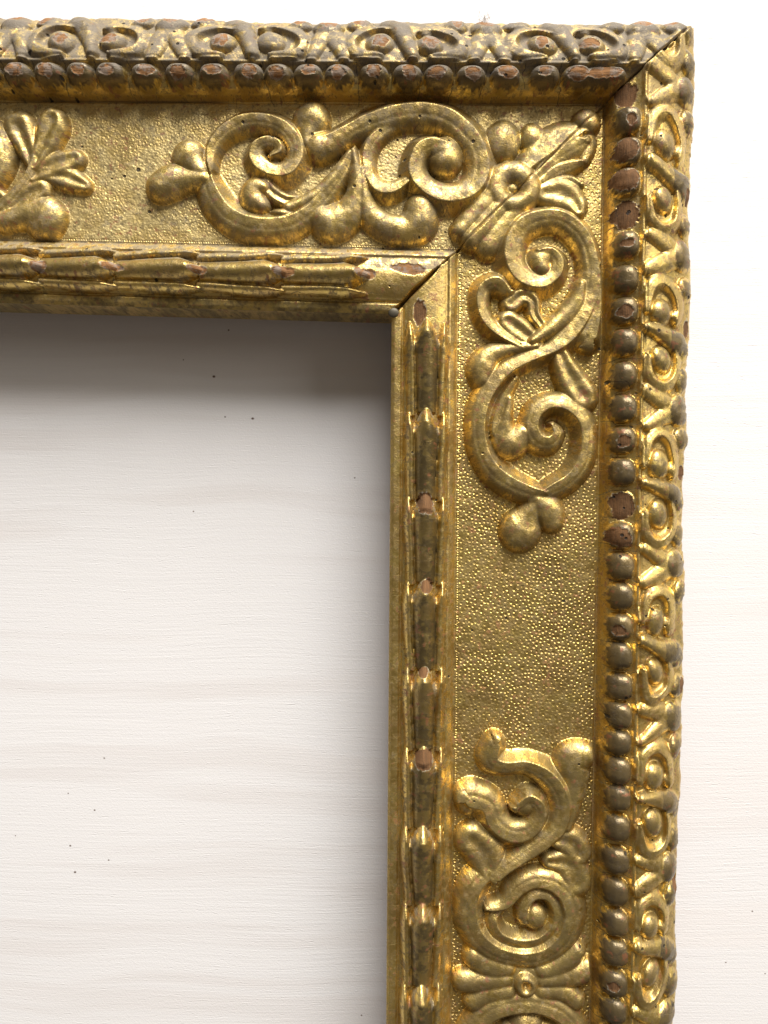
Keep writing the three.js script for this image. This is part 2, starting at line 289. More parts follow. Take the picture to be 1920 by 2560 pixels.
// ---- bay leaf moulding
function bayLeaf(m, sTip, L, v0, wMax, lift, keel) {
  const TC = 104.2 + v0 * 9.15, wid = wMax * 9.15, tail = L + 2.5;
  const jt = (RB() - 0.5) * 0.5;
  const across = (s, T) => { const u = s - sTip, cen = TC + jt * Math.sin(u * 0.12) - v0 * u * 0.045; return (T - cen) / (wid * Math.pow(clamp(u / 10, 0.001, 1), 0.62) * (u > 10 ? lerp(1, 0.7, (u - 10) / (tail - 10)) : 1)); };
  return register({ name: 'bay_leaf', space: m, host: 3, cls: Math.abs(v0) > 0.1 ? 'bays' : 'bay', H: lift, sTip, across, box: [sTip - 0.5, TC - wid - 1, sTip + tail, TC + wid + 1], eval: (s, T) => {
    const u = s - sTip; if (u <= 0 || u >= tail) return 0;
    const cen = TC + jt * Math.sin(u * 0.12) - v0 * u * 0.045;
    const w = wid * Math.pow(Math.min(1, u / 10), 0.62) * (u > 10 ? lerp(1, 0.7, (u - 10) / (tail - 10)) : 1);
    const a = Math.abs(T - cen) / w; if (a >= 1) return 0;
    const nose = Math.pow(Math.min(1, (u + 0.3) / 6.5), 0.6), fall = u / tail;
    return lift * nose * (1 - 0.7 * fall) * Math.pow(1 - a * a, 0.55) + keel * (1 - a) * Math.min(1, u / 6) * (1 - fall);
  } });
}
function bayRun(m, tips) {
  tips.sort((a, b) => a - b);
  tips.forEach((s, i) => {
    const L = i < tips.length - 1 ? tips[i + 1] - s : 34;
    bayLeaf(m, s + 1.0, L, -0.76, 0.25, 5.6, 0.2); bayLeaf(m, s + 1.0, L, 0.76, 0.25, 5.6, 0.2);
    bayLeaf(m, s, L, 0.02, 0.56, 9.0, 0.35);
  });
}
const ST = [787, 1012, 1230, 1445, 1665, 1867, 2066, 2264, 2469, 2675].map(y => toST(1, 1060, y, 34)[0]);
const RT = [924, 719, 504, 291, 101, -110, -320].map(x => toST(0, x, 690, 34)[0]);
bayRun(1, ST); bayRun(0, RT);
ST.forEach((s, i) => { if ([2, 3, 4, 5].includes(i)) chips.push([1, s + [4.6, 3.4, 2.8, 5.2][i - 2], 104.3 + [0.2, -0.5, 0.6, 0][i - 2], [4.4, 2.8, 2.0, 4.2][i - 2], [3.1, 2.4, 1.9, 3.2][i - 2], 0.85]); });
RT.forEach(s => chips.push([0, s + 1.8, 103.4 + RB() * 1.6, 2.6 + RB() * 1.4, 1.7 + RB(), 0.7]));
chips.push([1, 117, 107, 5, 2.4, 0.5], [0, 112, 101, 6, 2.6, 0.6]);

// chips are irregular: a lobed outline round a centre
chips.forEach((c, i) => { c.id = i; });
const chipHash = [new Map(), new Map()];
for (const c of chips) { const R = Math.max(c[3], c[4]) * 1.5 + 1; for (let i = Math.floor((c[1] - R) / 4); i <= Math.floor((c[1] + R) / 4); i++) for (let j = Math.floor((c[2] - R) / 4); j <= Math.floor((c[2] + R) / 4); j++) { const k = i * 4096 + j; if (!chipHash[c[0]].has(k)) chipHash[c[0]].set(k, []); chipHash[c[0]].get(k).push(c); } }
function chipAt(m, s, T) {                               // > 0 inside (distance in mm from the broken edge), < 0 outside
  const l = chipHash[m].get(Math.floor(s / 4) * 4096 + Math.floor(T / 4)); if (!l) return -9;
  let best = -9;
  for (const c of l) {
    const u = (s - c[1]) / c[3], v = (T - c[2]) / c[4], d = Math.hypot(u, v) || 1e-6;
    const r = 0.8 + 0.4 * vn(u / d * 1.3 + c.id * 7.7 + 9, v / d * 1.3 + c.id * 3.1 + 5) + 0.5 * (fbm(s * 0.9 + c.id, T * 0.9, 3) - 0.5);
    const e = (r - d) * Math.min(c[3], c[4]); if (e > best) best = e;
  }
  return best;
}

// ---------------------------------------------------------------- sampled fields of the two frame members
const STEP = 0.4, NT = Math.round(118 / STEP), LEN = [332, 446];
const smax = (a, b, k) => { const h = Math.max(k - Math.abs(a - b), 0) / k; return Math.max(a, b) + h * h * k * 0.25; };
const members = [];
function mitreS(m, T) {                                  // s where the member meets the other one
  let s = T; for (let k = 0; k < 8; k++) { const o = 1 - m; const so = T2t(m, T, s); s = T2t(o, T, so); }
  return s;
}
function sample(m) {
  const NS = Math.round(LEN[m] / STEP) + 1, NR = NT + 1, N = NS * NR;
  const S = new Float32Array(N), X = new Float32Array(N), Y = new Float32Array(N), Z = new Float32Array(N), REL = new Float32Array(N), OWN = new Int16Array(N), GAP = new Float32Array(N);
  for (let j = 0; j < NR; j++) {
    const T = j * STEP, ms = mitreS(m, T), base = prof(T);
    for (let i = 0; i < NS; i++) {
      const n = j * NS + i, s = Math.max(i * STEP, ms), t = T2t(m, T, s);
      const x = m === 0 ? -s : -t, y = m === 0 ? -t : -s;
      let h = 0, own = -1, top = 0.22;
      const wa = T > 36 && T < 92 ? 1.0 : T < 22.6 ? 2.4 : 0.5, wx = (vn(s * 0.09 + 3 + m * 20, T * 0.09) - 0.5) * wa, wy = (vn(s * 0.09 + m * 20, T * 0.09 + 40) - 0.5) * wa * 0.8;
      const fr = T > 35.5 && T < 92.2;
      const l1 = fr ? hash.xy.get(Math.floor(x / HC) * 4096 + Math.floor(y / HC)) : null, l2 = fr ? null : hash[m].get(Math.floor(s / HC) * 4096 + Math.floor(T / HC));
      if (l1) for (const it of l1) { const v = it.eval(x + wx, y + wy); if (v > 0) { if (v > top) { top = v; own = it.id; } h = smax(h, v, 0.35); } }
      if (l2) for (const it of l2) { const v = it.eval(s + wx, T + wy); if (v > 0) { if (v > top) { top = v; own = it.id; } h = smax(h, v, it.host === 3 ? 0.35 : it.host === 2 ? 1.4 : 0.7); } }
      if (T < 22.6) h = smax(h, 0.3, 0.8) - 0.35;
      if (fr) h *= sst(35.5, 37.2, T) * sst(92.2, 91.0, T);
      let z = base + h;
      if (T > 95 && T < 113.3) z -= 0.8 * sst(95, 96.5, T) * sst(113.3, 111.8, T);
      // hand work: slow waviness and tool facets
      z += (fbm(s * 0.09 + m * 31, T * 0.09, 2) - 0.5) * 0.5 + (vn(s * 0.45 + m * 9, T * 0.45 + 4) - 0.5) * (h > 0.3 ? 0.2 : 0.12);
      const ch = chipAt(m, s, T); if (ch > 0) z -= Math.min(0.45, ch * 1.2);
      // open joints: mitre, and the seam between the bead moulding and the frieze
      const dm = (s - ms) * 0.707, wide = T > 98 && T < 117 ? 0.6 * sst(98, 103, T) : 0.28 + 0.2 * vn(T * 0.2, 2.2);
      z -= (T > 98 ? 4.5 : 1.7) * Math.exp(-Math.pow(dm / (wide * (0.6 + 0.7 * vn(T * 0.35 + 5, m * 5))), 2)) * (T < 35 || T > 90 ? 1 : 0.35);
      const seam = Math.exp(-Math.pow((T - 35.35 - (vn(s * 0.08, 6.6 + m) - 0.5) * 0.3) / 0.32, 2)) * (0.4 + 0.9 * sst(0.35, 0.65, vn(s * 0.035 + 3, 8.8 + m)));
      z -= 1.1 * seam;
      if (T < 1.6) z -= (1.6 - T) * (1.6 - T) * 0.5;
      S[n] = s; X[n] = x; Y[n] = y; Z[n] = z; REL[n] = h; OWN[n] = own; GAP[n] = Math.max(Math.exp(-Math.pow(dm / 0.32, 2)) * (T < 35 || T > 92 ? 1 : 0.7), seam);
    }
  }
  // normals from the field
  const NRM = new Float32Array(N * 3);
  for (let j = 0; j < NR; j++) for (let i = 0; i < NS; i++) {
    const n = j * NS + i, a = i > 0 && S[n - 1] < S[n] - 1e-5 ? n - 1 : n, b = i < NS - 1 ? n + 1 : n, c = j > 0 ? n - NS : n, d = j < NR - 1 ? n + NS : n;
    const ux = X[b] - X[a], uy = Y[b] - Y[a], uz = Z[b] - Z[a], vx = X[d] - X[c], vy = Y[d] - Y[c], vz = Z[d] - Z[c];
    let nx = uy * vz - uz * vy, ny = uz * vx - ux * vz, nz = ux * vy - uy * vx; if (nz < 0) { nx = -nx; ny = -ny; nz = -nz; }
    const l = Math.hypot(nx, ny, nz); if (l < 1e-9) { NRM[n * 3 + 2] = 1; continue; }
    NRM[n * 3] = nx / l; NRM[n * 3 + 1] = ny / l; NRM[n * 3 + 2] = nz / l;
  }
  return { m, NS, NR, S, X, Y, Z, REL, OWN, GAP, NRM };
}
for (const m of [0, 1]) members.push(sample(m));

// ---------------------------------------------------------------- surface maps of the gilding (colour, roughness + metalness, fine relief)
const enc = v => { v = clamp(v, 0, 1); return 255 * (v <= 0.0031308 ? v * 12.92 : 1.055 * Math.pow(v, 1 / 2.4) - 0.055); };
const ENC = new Uint8Array(4097); for (let i = 0; i <= 4096; i++) ENC[i] = enc(i / 4096);
const sheets = [];
function makeSheet(m, s0, len, seed) {
  const W = 2048, px = len / W, H = Math.min(2048, Math.round(118 / px)), f = members[m], R = rng(seed);
  const bump = new Float32Array(W * H), dark = new Float32Array(W * H), col = new Uint8Array(W * H * 4), orm = new Uint8Array(W * H * 4), bb = new Uint8Array(W * H * 4);
  const at = (s, T) => { const j = clamp(Math.round(T / STEP), 0, NT), i = clamp(Math.round(s / STEP), 0, f.NS - 1); return j * f.NS + i; };
  const stamp = (s, T, r, fn) => {
    const x0 = Math.max(0, Math.floor((s - r - s0) / px)), x1 = Math.min(W - 1, Math.ceil((s + r - s0) / px)), y0 = Math.max(0, Math.floor((T - r) / px)), y1 = Math.min(H - 1, Math.ceil((T + r) / px));
    for (let y = y0; y <= y1; y++) for (let x = x0; x <= x1; x++) { const d = Math.hypot((x + 0.5) * px + s0 - s, (y + 0.5) * px - T) / r; if (d < 1) fn(y * W + x, d); }
  };
  // punched ground of the frieze
  const cell = 1.62, taken = new Map();
  for (let k = 0; k < len * 56 / (cell * cell) * 10; k++) {
    const s = s0 - 1 + R() * (len + 2), T = 36.4 + R() * 55;
    const plain = m === 0 ? sst(0.3, 0.6, vn(s * 0.05, T * 0.05)) : 0;
    const rr = m === 0 && s > 120 ? 1.15 : s < 130 && m === 1 ? 1.5 : 1.3;
    const gx = Math.floor(s / 2), gy = Math.floor(T / 2); let ok = true;
    for (let a = -1; a <= 1 && ok; a++) for (let b = -1; b <= 1 && ok; b++) for (const p of taken.get((gx + a) * 512 + gy + b) || []) if ((p[0] - s) ** 2 + (p[1] - T) ** 2 < rr * rr) { ok = false; break; }
    if (!ok || f.REL[at(s, T)] > 0.12) continue;
    const key = gx * 512 + gy; if (!taken.has(key)) taken.set(key, []); taken.get(key).push([s, T]);
    const rad = (m === 0 && s > 120 ? 0.5 : 0.56) * (0.75 + R() * 0.45), dep = (m === 0 ? 0.09 : 0.23) * (0.6 + R() * 0.6) * (1 - 0.4 * plain) * (0.55 + 0.75 * sst(0.25, 0.7, vn(s * 0.07 + 50, T * 0.09)));
    stamp(s, T, rad * 1.35, (n, d) => { const e = d * 1.35; bump[n] += e < 1 ? -dep * Math.sqrt(1 - e * e) + dep * 0.12 : dep * 0.12 * (1.35 - e) / 0.35; });
  }
  // rows of fine punched dots along the edges of the frieze
  for (const TT of [90.9]) for (let s = s0; s < s0 + len; s += 0.95) if (f.REL[at(s, TT)] < 0.1) stamp(s, TT, 0.36, (n, d) => { bump[n] -= 0.16 * (1 - d * d); });
  // cracks in the gesso
  const crack = (s, T, ang, L, w, dk) => { let a = ang; for (let l = 0; l < L; l += 0.12) { s += Math.cos(a) * 0.12; T += Math.sin(a) * 0.12; a += (R() - 0.5) * 0.7; a = lerp(a, ang, 0.12); const ww = w * (0.6 + 0.6 * R()); stamp(s, T, ww, (n, d) => { bump[n] -= 0.03 * (1 - d); dark[n] = Math.max(dark[n], dk * (1 - d * d)); }); } };
  const gaps = items.filter(it => it.cls === 'bead' && it.space === m && it.cen).map(it => it.cen[0]).sort((a, b) => a - b);
  for (let i = 0; i < gaps.length - 1; i++) { const g = (gaps[i] + gaps[i + 1]) / 2; if (g < s0 - 2 || g > s0 + len + 2) continue; if (R() < 0.8) crack(g, 23.3, Math.PI / 2 + (R() - 0.5) * 0.2, 9 + R() * 5, 0.2, 0.85); }
  for (let k = 0; k < len * 2.2; k++) { const s = s0 + R() * len, T = R() * 117; const fr = T > 36 && T < 92; if (fr && f.REL[at(s, T)] < 0.4 && R() < 0.8) continue; crack(s, T, (R() < 0.7 ? Math.PI / 2 : 0) + (R() - 0.5) * 0.9, 1 + R() * R() * 8, 0.13 + R() * 0.06, 0.4 + R() * 0.4); }
  for (let k = 0; k < len * 0.05; k++) crack(s0 + R() * len, 36 + R() * 50, Math.PI / 2 + (R() - 0.5), 6 + R() * 14, 0.16, 0.6);
  // worm holes
  const holes = []; for (let k = 0; k < len * (m === 0 ? 0.30 : 0.16); k++) holes.push([s0 + R() * len, R() < 0.6 ? R() * 34 : R() * 118, 0.35 + R() * 0.35]);
  if (m === 0) for (const [x, y] of [[342, 420], [307, 436], [611, 316], [783, 345], [925, 315], [951, 335], [887, 475]]) { const [s, T] = toST(0, x, y, 24); holes.push([s, T, x === 342 ? 0.85 : 0.6]); }
  else for (const [x, y] of [[1508, 866], [1630, 485], [1566, 537], [1633, 835]]) { const [s, T] = toST(1, x, y, 28); holes.push([s, T, 0.7]); }
  for (const [s, T, r] of holes) stamp(s, T, r, (n, d) => { const e = sst(1, 0.75, d); bump[n] -= 0.8 * e; dark[n] = Math.max(dark[n], 1.2 * e); });
  const arcs = Float32Array.from({ length: H }, (_, y) => arc((y + 0.5) * px));
  for (let y = 0; y < H; y++) for (let x = 0; x < W; x++) {
    const n = y * W + x, s = s0 + (x + 0.5) * px, T = (y + 0.5) * px;
    const fi = clamp(s / STEP, 0, f.NS - 1.01), fj = clamp(T / STEP, 0, NT - 0.01), i0 = fi | 0, j0 = fj | 0, q0 = j0 * f.NS + i0;
    const rel = lerp(lerp(f.REL[q0], f.REL[q0 + 1], fi - i0), lerp(f.REL[q0 + f.NS], f.REL[q0 + f.NS + 1], fi - i0), fj - j0);
    const gap = lerp(lerp(f.GAP[q0], f.GAP[q0 + 1], fi - i0), lerp(f.GAP[q0 + f.NS], f.GAP[q0 + f.NS + 1], fi - i0), fj - j0);
    const own = f.OWN[at(s, T)], cls = own >= 0 ? items[own].cls : '';
    const A = arcs[y], o = m * 57, n1 = fbm(s * 0.16 + o, A * 0.16, 3), n2 = fbm(s * 0.75 + o, A * 0.75 + 9, 3), n3 = vn(s * 3.1 + o, A * 3.1), n4 = vn(s * 6.7, A * 6.7 + o);
    // gold leaf, unevenly toned with old varnish
    let r = 0.73, g = 0.545, b = 0.215, ro = 0.37 + 0.2 * (n2 - 0.5) + 0.06 * n4, me = 0.95;
    const tone = 0.62 + 0.38 * fbm(s * 0.045 + o + 60, A * 0.045, 2) + 0.32 * n1 + 0.18 * (n2 - 0.5) + 0.08 * (n3 - 0.5); r *= tone; g *= tone * (0.96 + 0.1 * (n1 - 0.5)); b *= tone * (0.85 + 0.4 * (n2 - 0.5));
    const mix = (R_, G_, B_, RO, ME, k) => { r = lerp(r, R_, k); g = lerp(g, G_, k); b = lerp(b, B_, k); ro = lerp(ro, RO, k); me = lerp(me, ME, k); };
    if (m === 0 && T > 36 && T < 92 && cls !== 'orn') mix(0.62, 0.48, 0.215, 0.52, 0.68, 0.35 + 0.6 * sst(0.35, 0.65, n1));
    // soot and wax in patches
    if (m === 0 && T < 28) mix(0.32, 0.23, 0.09, 0.5, 0.7, 0.5);
    let soot = sst(0.56, 0.74, n2 * 0.65 + n3 * 0.2 + n1 * 0.25) * 0.55;
    if (cls === 'orn') soot = Math.max(soot, sst(0.37, 0.6, fbm(s * 0.33 + 5, A * 0.33 + o, 3) * 0.8 + n3 * 0.2) * 0.68);
    mix(0.15, 0.108, 0.045, 0.46, 0.6, soot);
    // worn crowns: the leaf is rubbed through to a dark polished ground
    let worn = 0;
    if (cls === 'bead') worn = sst(0.24, 0.5, rel / 5 + (n2 - 0.5) * 0.75 + (n3 - 0.5) * 0.15);
    else if (cls === 'lobe') worn = sst(0.28, 0.55, rel / 4.6 + (n2 - 0.5) * 0.9) * 0.9 * (T < 11 ? 1 : 0.3);
    else if (cls === 'knob') worn = sst(0.62, 0.85, rel / 3.9 + (n2 - 0.5) * 0.8) * 0.6;
        else if (cls === 'bays') worn = sst(0.5, 0.7, n2 * 0.8 + 0.1) * 0.45;
    mix(0.092, 0.068, 0.042, 0.27 + 0.16 * n3, 0.45, worn * (0.72 + 0.28 * n1));
    if (cls === 'bay') {
      const ub = s - items[own].sTip, ac = Math.abs(items[own].across(s, T));
      mix(0.15, 0.11, 0.048, 0.34 + 0.15 * n3, 0.7, (0.62 + 0.38 * sst(0.4, 0.6, n1 + (n2 - 0.5) * 0.5)) * sst(2, 9, ub + (n2 - 0.5) * 6) * (m === 1 ? 0.92 : 0.4));
      mix(0.40, 0.35, 0.26, 0.55, 0.2, sst(0.7, 0.86, ac + (n2 - 0.5) * 0.25) * sst(15, 8, ub) * 0.6 * sst(0.35, 0.6, n2));   // rubbed margin of the leaf tip
    }
    if (T > 113.4 && m === 0) mix(0.10, 0.072, 0.03, 0.45, 0.6, sst(0.3, 0.6, n1 * 0.6 + n2 * 0.4) * 0.7);
    // red bole showing where the leaf is thin
    mix(0.27, 0.10, 0.045, 0.5, 0.15, sst(0.66, 0.78, fbm(s * 0.5 + 80, A * 0.5 + o, 4)) * 0.75);
    // grey dust lying in clumps, thick on the horizontal rail
    let cov = 0;
    if (m === 0) cov = T < 27.5 ? 0.6 : T < 31 ? lerp(0.6, 0.36, (T - 27.5) / 3.5) : T > 91.5 && T < 101 ? 0.56 : cls === 'orn' ? 0.47 : T > 36 && T < 92 ? 0.38 : 0.3; else cov = T < 27 && s < 110 ? lerp(0.56, 0.3, clamp((s - 20) / 80, 0, 1)) : cls === 'orn' ? 0.36 : T > 36 && T < 92 && s < 150 ? 0.3 : 0.3;
    const dn = fbm(s * 0.42 + 33, A * 0.42 + o, 4) * 0.72 + n3 * 0.16 + n4 * 0.12;
    const soft = m === 0 && T < 28 ? 0.08 : 0, dust = sst(1 - cov - 0.07 - soft, 1 - cov + 0.13 + soft, dn) * (m === 0 && T < 28 ? 0.9 : m === 0 && T > 91 ? 0.7 : 0.42);
    mix(0.15 + 0.06 * n4, 0.122 + 0.055 * n4, 0.09 + 0.05 * n4, 0.85, 0.0, dust);
    mix(0.19, 0.11, 0.06, 0.8, 0, clamp(gap * 0.6 - 0.1, 0, 0.5));   // bare wood at the open joints
    // chips: bare wood with grain along the moulding, pale gesso at the broken edge
    const ch = chipAt(m, s, T);
    if (ch > -0.22) {
      const grain = fbm(s * 0.35, T * 6.5 + o, 3), wd = sst(0.0, 0.12, ch), k = 0.75 + 0.75 * (grain - 0.5) + 0.5 * (n1 - 0.5);
      mix(0.40, 0.37, 0.31, 0.9, 0, sst(-0.22, -0.08, ch) * 0.7 * sst(0.42, 0.6, vn(s * 0.9 + 40, T * 0.9)));
      { const pale = m === 0 ? 0.9 : 0.58; mix(0.36 * k * pale, 0.17 * k * pale, 0.058 * k * pale, 0.92, 0, wd); }
      if (m === 0 && ch > 0.1) mix(0.27, 0.235, 0.2, 0.9, 0, sst(0.48, 0.62, dn + 0.03) * 0.6);
      bump[n] += wd * (grain - 0.5) * 0.16;
    }
    const dk = Math.min(1, dark[n]); if (dk > 0) mix(0.02, 0.014, 0.009, 0.9, 0, dk * 0.9);
    // tiny specks of dirt
    if (n4 > 0.86 && n2 > 0.5) mix(0.05, 0.035, 0.02, 0.8, 0, 0.6);
    let bz = bump[n] + (n3 - 0.5) * 0.05 + (n4 - 0.5) * 0.03 + dust * (n4 - 0.3) * 0.07 + (n2 - 0.5) * 0.07;
    if (m === 0 && T > 36 && T < 92 && rel < 0.3) bz += (vn(s * 1.5, T * 1.5 + 3) - 0.5) * 0.1;
    const p = n * 4;
    col[p] = ENC[(clamp(r, 0, 1) * 4096) | 0]; col[p + 1] = ENC[(clamp(g, 0, 1) * 4096) | 0]; col[p + 2] = ENC[(clamp(b, 0, 1) * 4096) | 0]; col[p + 3] = 255;
    orm[p] = 255; orm[p + 1] = clamp(ro, 0.12, 1) * 255; orm[p + 2] = clamp(me, 0, 1) * 255; orm[p + 3] = 255;
    const bv = clamp((bz + 0.9) / 1.4, 0, 1) * 255; bb[p] = bb[p + 1] = bb[p + 2] = bv; bb[p + 3] = 255;
  }
  const tex = (d, srgb) => { const t = new THREE.DataTexture(d, W, H, THREE.RGBAFormat); t.magFilter = THREE.LinearFilter; t.minFilter = THREE.LinearMipmapLinearFilter; t.generateMipmaps = true; t.wrapS = t.wrapT = THREE.ClampToEdgeWrapping; if (srgb) t.colorSpace = THREE.SRGBColorSpace; t.needsUpdate = true; return t; };
  const o = tex(orm, false);
  const mat = new THREE.MeshStandardMaterial({ map: tex(col, true), roughnessMap: o, metalnessMap: o, roughness: 1, metalness: 1, bumpMap: tex(bb, false), bumpScale: 0.0014, side: THREE.DoubleSide });
  mat.name = 'aged_gilding';
  const sh = { m, s0, len, mat }; sheets.push(sh); return sh;
}
const SH = [[makeSheet(0, 0, 332, 11)], [makeSheet(1, 0, 224, 12), makeSheet(1, 224, 222, 13)]];

// ---------------------------------------------------------------- meshes: every carved piece is cut from the field it belongs to
const frame = new THREE.Group(); frame.name = 'picture_frame';
frame.userData = { label: 'carved and gilded antique picture frame corner leaning on pale board', category: 'picture frame' };
scene.add(frame);
const taken = {};
function named(n) { const k = taken[n] = (taken[n] ?? -1) + 1; return k ? n + '_' + String(k).padStart(3, '0') : n; }
const HOSTS = ['frieze', 'bead_moulding', 'leaf_moulding', 'bay_leaf_moulding', 'sight_edge'];
const hostOfT = T => T < 22.6 ? 2 : T < 35.4 ? 1 : T < 92.1 ? 0 : T < 113.6 ? 3 : 4;
function cut(f, cells, name, parent) {
  const pos = [], nor = [], uv = [], idx = [], mats = [], groups = [];
  const list = SH[f.m].map((sh, k) => [sh, cells.filter(c => { const s = f.S[c]; return SH[f.m].length === 1 || (k === 0 ? s < 223.99 : s >= 223.99); })]).filter(e => e[1].length);
  for (const [sh, cs] of list) {
    const map = new Map(), start = idx.length;
    const v = n => { let k = map.get(n); if (k === undefined) { k = pos.length / 3; map.set(n, k); pos.push(f.X[n] * MM, f.Y[n] * MM, f.Z[n] * MM); nor.push(f.NRM[n * 3], f.NRM[n * 3 + 1], f.NRM[n * 3 + 2]); uv.push((f.S[n] - sh.s0) / sh.len, Math.floor(n / f.NS) * STEP / 118); } return k; };
    for (const c of cs) { const a = v(c), b = v(c + 1), d = v(c + f.NS), e = v(c + f.NS + 1); if (f.m === 0) idx.push(a, b, e, a, e, d); else idx.push(a, e, b, a, d, e); }
    groups.push([start, idx.length - start, mats.length]); mats.push(sh.mat);
  }
  const g = new THREE.BufferGeometry();
  g.setAttribute('position', new THREE.Float32BufferAttribute(pos, 3)); g.setAttribute('normal', new THREE.Float32BufferAttribute(nor, 3)); g.setAttribute('uv', new THREE.Float32BufferAttribute(uv, 2)); g.setIndex(idx);
  if (mats.length > 1) for (const [a, b, c] of groups) g.addGroup(a, b, c);
  const mesh = new THREE.Mesh(g, mats.length > 1 ? mats : mats[0]);
  mesh.name = named(name); mesh.castShadow = mesh.receiveShadow = true; parent.add(mesh);
  return mesh;
}
const hostMesh = [[], []];
const pieceCells = new Map();
for (const f of members) {
  const ground = HOSTS.map(() => []), mine = new Map();
  for (let j = 0; j < NT; j++) for (let i = 0; i < f.NS - 1; i++) {
    const c = j * f.NS + i; if (f.S[c + 1] - f.S[c] < 1e-4 && f.S[c + f.NS + 1] - f.S[c + f.NS] < 1e-4) continue;
    let own = f.OWN[c]; const T = (j + 0.5) * STEP, h = hostOfT(T);
    if (own >= 0 && items[own].host !== h && items[own].space !== 'xy') own = -1;
    if (own < 0) ground[h].push(c); else { if (!mine.has(own)) mine.set(own, []); mine.get(own).push(c); }
  }
  HOSTS.forEach((n, h) => { hostMesh[f.m][h] = cut(f, ground[h], n, frame); });
  for (const [own, cs] of mine) {
    if (cs.length < 30) { // too small to pick out: stays with its ground
      cut(f, cs, 'chip_of_carving', hostMesh[f.m][items[own].host]); continue;
    }
    const me = cut(f, cs, items[own].name, hostMesh[f.m][items[own].host]);
    pieceCells.set(own, me);
  }
}
// bare wooden sides: outer edge, rebate behind the sight edge, cut ends
const woodTex = (() => {
  const W = 1024, H = 256, d = new Uint8Array(W * H * 4);
  for (let y = 0; y < H; y++) for (let x = 0; x < W; x++) { const g = fbm(x * 0.012, y * 0.35, 4), k = 0.55 + 0.9 * g, p = (y * W + x) * 4; d[p] = ENC[(clamp(0.19 * k, 0, 1) * 4096) | 0]; d[p + 1] = ENC[(clamp(0.115 * k, 0, 1) * 4096) | 0]; d[p + 2] = ENC[(clamp(0.066 * k, 0, 1) * 4096) | 0]; d[p + 3] = 255; }
  const t = new THREE.DataTexture(d, W, H, THREE.RGBAFormat); t.magFilter = THREE.LinearFilter; t.wrapS = t.wrapT = THREE.RepeatWrapping; t.colorSpace = THREE.SRGBColorSpace; t.needsUpdate = true; return t;
})();
const woodMat = new THREE.MeshStandardMaterial({ map: woodTex, roughness: 0.8, side: THREE.DoubleSide }); woodMat.name = 'old_wood';
function skirt(rows, name, parent, mat = woodMat) {      // rows: arrays of points, joined one to the next
  const pos = [], uv = [], idx = [], n = rows[0].length;
  rows.forEach((r, k) => r.forEach((p, i) => { pos.push(p[0] * MM, p[1] * MM, p[2] * MM); uv.push(i * STEP * 0.004, k * 0.3); }));
  for (let k = 0; k < rows.length - 1; k++) for (let i = 0; i < n - 1; i++) { const a = k * n + i; idx.push(a, a + 1, a + n + 1, a, a + n + 1, a + n); }
  const g = new THREE.BufferGeometry(); g.setAttribute('position', new THREE.Float32BufferAttribute(pos, 3)); g.setAttribute('uv', new THREE.Float32BufferAttribute(uv, 2)); g.setIndex(idx); g.computeVertexNormals();
  const m = new THREE.Mesh(g, mat); m.name = named(name); m.castShadow = m.receiveShadow = true; parent.add(m); return m;
}
for (const f of members) {
  const m = f.m, dir = m === 0 ? [0, 1] : [1, 0];
  const row = (j, dz, inset) => Array.from({ length: f.NS }, (_, i) => { const n = j * f.NS + i; return [f.X[n] - dir[0] * inset, f.Y[n] - dir[1] * inset, typeof dz === 'number' ? dz : f.Z[n]]; });
  skirt([row(0, null, 0), row(0, 15, 0.8), row(0, 4, 2.5), row(0, ZB, 4)], 'wooden_back_edge', hostMesh[m][2]);
  const gild = SH[m][0].mat;
  const lip = [row(NT, null, 0), row(NT, 16, -0.1), row(NT, 8, 0.1)];
  // inner face of the sight edge: gilded, then the rebate in bare wood
  { const rows = lip, pos = [], uv = [], idx = [], n = f.NS; rows.forEach((r, k) => r.forEach((p, i) => { pos.push(p[0] * MM, p[1] * MM, p[2] * MM); uv.push(clamp(f.S[NT * f.NS + i] / SH[m][0].len, 0, 0.999), 0.962 + k * 0.016); }));
    for (let k = 0; k < 2; k++) for (let i = 0; i < n - 1; i++) { const a = k * n + i; idx.push(a, a + 1, a + n + 1, a, a + n + 1, a + n); }
    const g = new THREE.BufferGeometry(); g.setAttribute('position', new THREE.Float32BufferAttribute(pos, 3)); g.setAttribute('uv', new THREE.Float32BufferAttribute(uv, 2)); g.setIndex(idx); g.computeVertexNormals();
    const me = new THREE.Mesh(g, gild); me.name = named('lip'); me.castShadow = me.receiveShadow = true; hostMesh[m][4].add(me); }
  skirt([row(NT, 8, 0.1), row(NT, 7.9, -7), row(NT, ZB, -7)], 'rebate', hostMesh[m][4]);
  const end = Array.from({ length: f.NR }, (_, j) => { const n = j * f.NS + f.NS - 1; return [f.X[n], f.Y[n], f.Z[n]]; });
  skirt([end, end.map(p => [p[0], p[1], ZB])], 'cut_end', hostMesh[m][0]);
}
// nail head at the inner corner of the sight edge
{
  const [X, Y] = un(984, 781, 25.5), g = new THREE.SphereGeometry(2.1 * MM, 20, 12, 0, Math.PI * 2, 0, Math.PI / 2); g.rotateX(Math.PI / 2); g.scale(1, 0.9, 0.35);
  const me = new THREE.Mesh(g, new THREE.MeshStandardMaterial({ color: new THREE.Color().setRGB(0.10, 0.085, 0.06), roughness: 0.5, metalness: 0.6 })); me.name = 'nail_head'; me.position.set(X * MM, Y * MM, 25.1 * MM); me.castShadow = me.receiveShadow = true; hostMesh[0][4].add(me);
}
